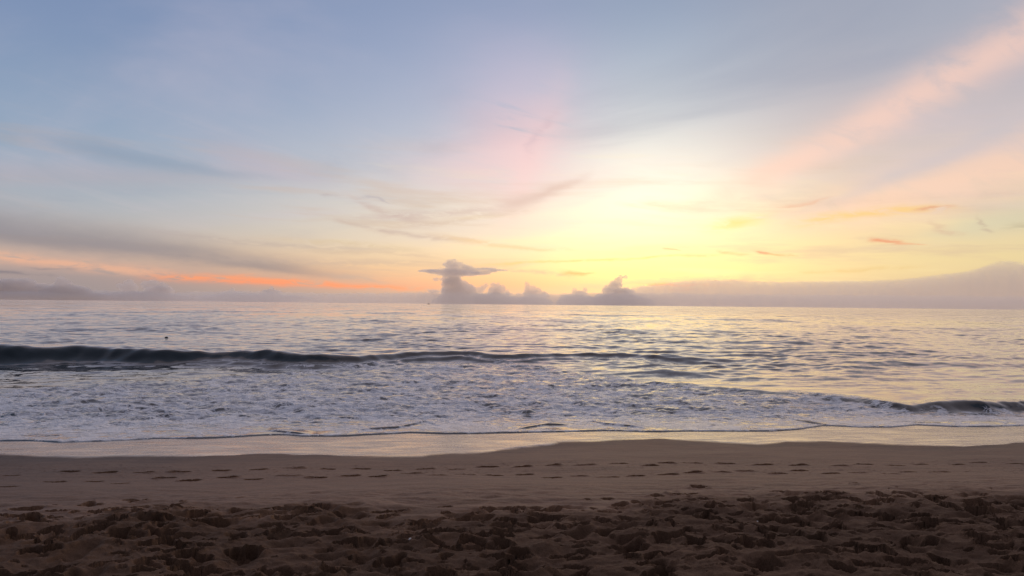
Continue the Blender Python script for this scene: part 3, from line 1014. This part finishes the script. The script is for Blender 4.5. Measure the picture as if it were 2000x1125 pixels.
cloud('double humped low cumulus under the orange gap in the cloud', [(252, 552, 9, 6), (250, 562, 16, 9), (288, 556, 9, 7), (302, 554, 11, 7), (318, 561, 11, 8), (300, 568, 28, 10), (280, 580, 90, 9)], 33500, 1.4, seed=7)
cloud('small low cloud lump on the horizon between the orange gap and the anvil cloud', [(455, 566, 5, 4), (450, 574, 24, 6), (530, 563, 4, 4), (532, 572, 20, 7), (490, 582, 110, 8)], 33000, 1.3, seed=8)


# ------------------------------------------------------------------ the float beyond the left wave, the boat on the horizon, bits of shell
def lathe(name, prof, mat, parent=None, seg=20, **props):
    vs, fs = [], []
    for (r_, z_) in prof:
        for k in range(seg):
            a = 2 * math.pi * k / seg
            vs.append((r_ * math.cos(a), r_ * math.sin(a), z_))
    for i in range(len(prof) - 1):
        for k in range(seg):
            k2 = (k + 1) % seg
            fs.append((i * seg + k, i * seg + k2, (i + 1) * seg + k2, (i + 1) * seg + k))
    me = bpy.data.meshes.new(name)
    me.from_pydata(vs, [], fs)
    me.polygons.foreach_set('use_smooth', np.ones(len(fs), bool))
    me.materials.append(mat)
    return link(name, me, parent, **props)


m_dark, b, out = new_mat('dark_rubber')
pos, _ = objcoord()
put(mixc(noise(pos, 9, 3, 0.6), (0.012, 0.012, 0.014, 1), (0.03, 0.028, 0.028, 1)), b.inputs['Base Color'])
b.inputs['Roughness'].default_value = 0.6
m_hull, b, out = new_mat('boat_paint')
pos, _ = objcoord()
put(mixc(noise(pos, 2, 3, 0.6), (0.05, 0.05, 0.055, 1), (0.10, 0.095, 0.09, 1)), b.inputs['Base Color'])
b.inputs['Roughness'].default_value = 0.5

bxp, byp = hit_z(325, 660, 0.05)
r0 = [(0.0, 0.17), (0.05, 0.165), (0.10, 0.145), (0.13, 0.11), (0.15, 0.07), (0.155, 0.03), (0.185, 0.015), (0.185, -0.02), (0.172, -0.03), (0.15, -0.12), (0.09, -0.19), (0.0, -0.21)]
i_ = int(np.argmin(np.abs(Sy[:, SC_N // 2] - byp)))
j_ = np.searchsorted(ts, bxp / byp)
float_ob = lathe('float_buoy', r0, m_dark, None, label='small dark rounded float bobbing alone beyond the left end of the breaking wave', category='buoy')
float_ob.location = (bxp, byp, float(Pz[i_, j_]) - 0.06)

D_BOAT = 3200.0
db = ray(837, 591)
boat = bpy.data.objects.new('fishing_boat', None)
COL.objects.link(boat)
boat['label'] = 'tiny dark boat far out on the horizon just left of the tall anvil cloud'
boat['category'] = 'boat'
boat.location = (db[0] / db[1] * D_BOAT, D_BOAT, 0.0)
boat.rotation_euler = (0, 0, R(12))
st = [(-5.2, 1.3, 1.5), (-4.0, 1.6, 1.45), (0.0, 1.75, 1.5), (3.0, 1.4, 1.9), (5.0, 0.55, 2.5), (6.0, 0.05, 2.9)]
vs, fs = [], []
for (x_, hw, hh) in st:
    vs += [(x_, -hw, hh), (x_ * 0.94, -hw * 0.72, 0.0), (x_ * 0.92, 0, -0.6), (x_ * 0.94, hw * 0.72, 0.0), (x_, hw, hh)]
for i in range(len(st) - 1):
    for k in range(4):
        a = i * 5 + k
        fs.append((a, a + 1, a + 6, a + 5))
    fs.append((i * 5 + 4, i * 5, i * 5 + 5, i * 5 + 9))
fs.append((0, 1, 2, 3, 4))
me = bpy.data.meshes.new('hull')
me.from_pydata(vs, [], fs)
me.materials.append(m_hull)
link('hull', me, boat)


def box_mesh(name, x0, x1, y0, y1, z0, z1, mat, taper=0.9):
    vs = [(x0, y0, z0), (x1, y0, z0), (x1, y1, z0), (x0, y1, z0)]
    cx, cy = (x0 + x1) / 2, (y0 + y1) / 2
    vs += [(cx + (a - cx) * taper, cy + (c_ - cy) * taper, z1) for a, c_, _ in vs]
    fs = [(3, 2, 1, 0), (4, 5, 6, 7)] + [(i, (i + 1) % 4, 4 + (i + 1) % 4, 4 + i) for i in range(4)]
    me = bpy.data.meshes.new(name)
    me.from_pydata(vs, [], fs)
    me.materials.append(mat)
    return me


link('cabin', box_mesh('cabin', -2.8, 0.6, -1.1, 1.1, 1.4, 4.0, m_hull), boat)
link('mast', box_mesh('mast', -0.6, -0.35, -0.12, 0.12, 3.9, 7.5, m_hull, 0.6), boat)

m_shell, b, out = new_mat('shell')
pos, _ = objcoord()
put(mixc(noise(pos, 90, 3, 0.6), (0.55, 0.50, 0.44, 1), (0.78, 0.75, 0.70, 1)), b.inputs['Base Color'])
b.inputs['Roughness'].default_value = 0.45
shell_px = [(1477, 1015, 'white shell fragment on the trampled sand at the right of centre'), (798, 1059, 'pale shell fragment beside a deep print in the lower middle of the sand'),
            (377, 1111, 'pale shell fragment near the bottom edge at the left'), (901, 1094, 'little shell fragment at the bottom middle of the trampled sand')]
for px, py, lab in shell_px:
    hx, hy = hit_beach(px, py)
    iy, ix = np.searchsorted(ys, hy), np.searchsorted(tn, hx / hy)
    sh = lathe('shell', [(0.0, 0.006), (0.006, 0.0055), (0.011, 0.003), (0.013, 0.0), (0.010, -0.003), (0.0, -0.004)], m_shell, None, 12, label=lab, category='shell', group='shell fragments on the trampled sand')
    me = sh.data
    for v_ in me.vertices:
        a = math.atan2(v_.co.y, v_.co.x)
        v_.co.x *= 1.25 + 0.10 * math.sin(5 * a)
        v_.co.y *= 0.85 + 0.10 * math.cos(7 * a)
        v_.co.z += 0.004 * v_.co.x / 0.013
    sh.location = (X[iy, ix], Y[iy, ix], Z[iy, ix] + 0.004)
    sh.rotation_euler = (R(-28), R(10), R(px % 90))
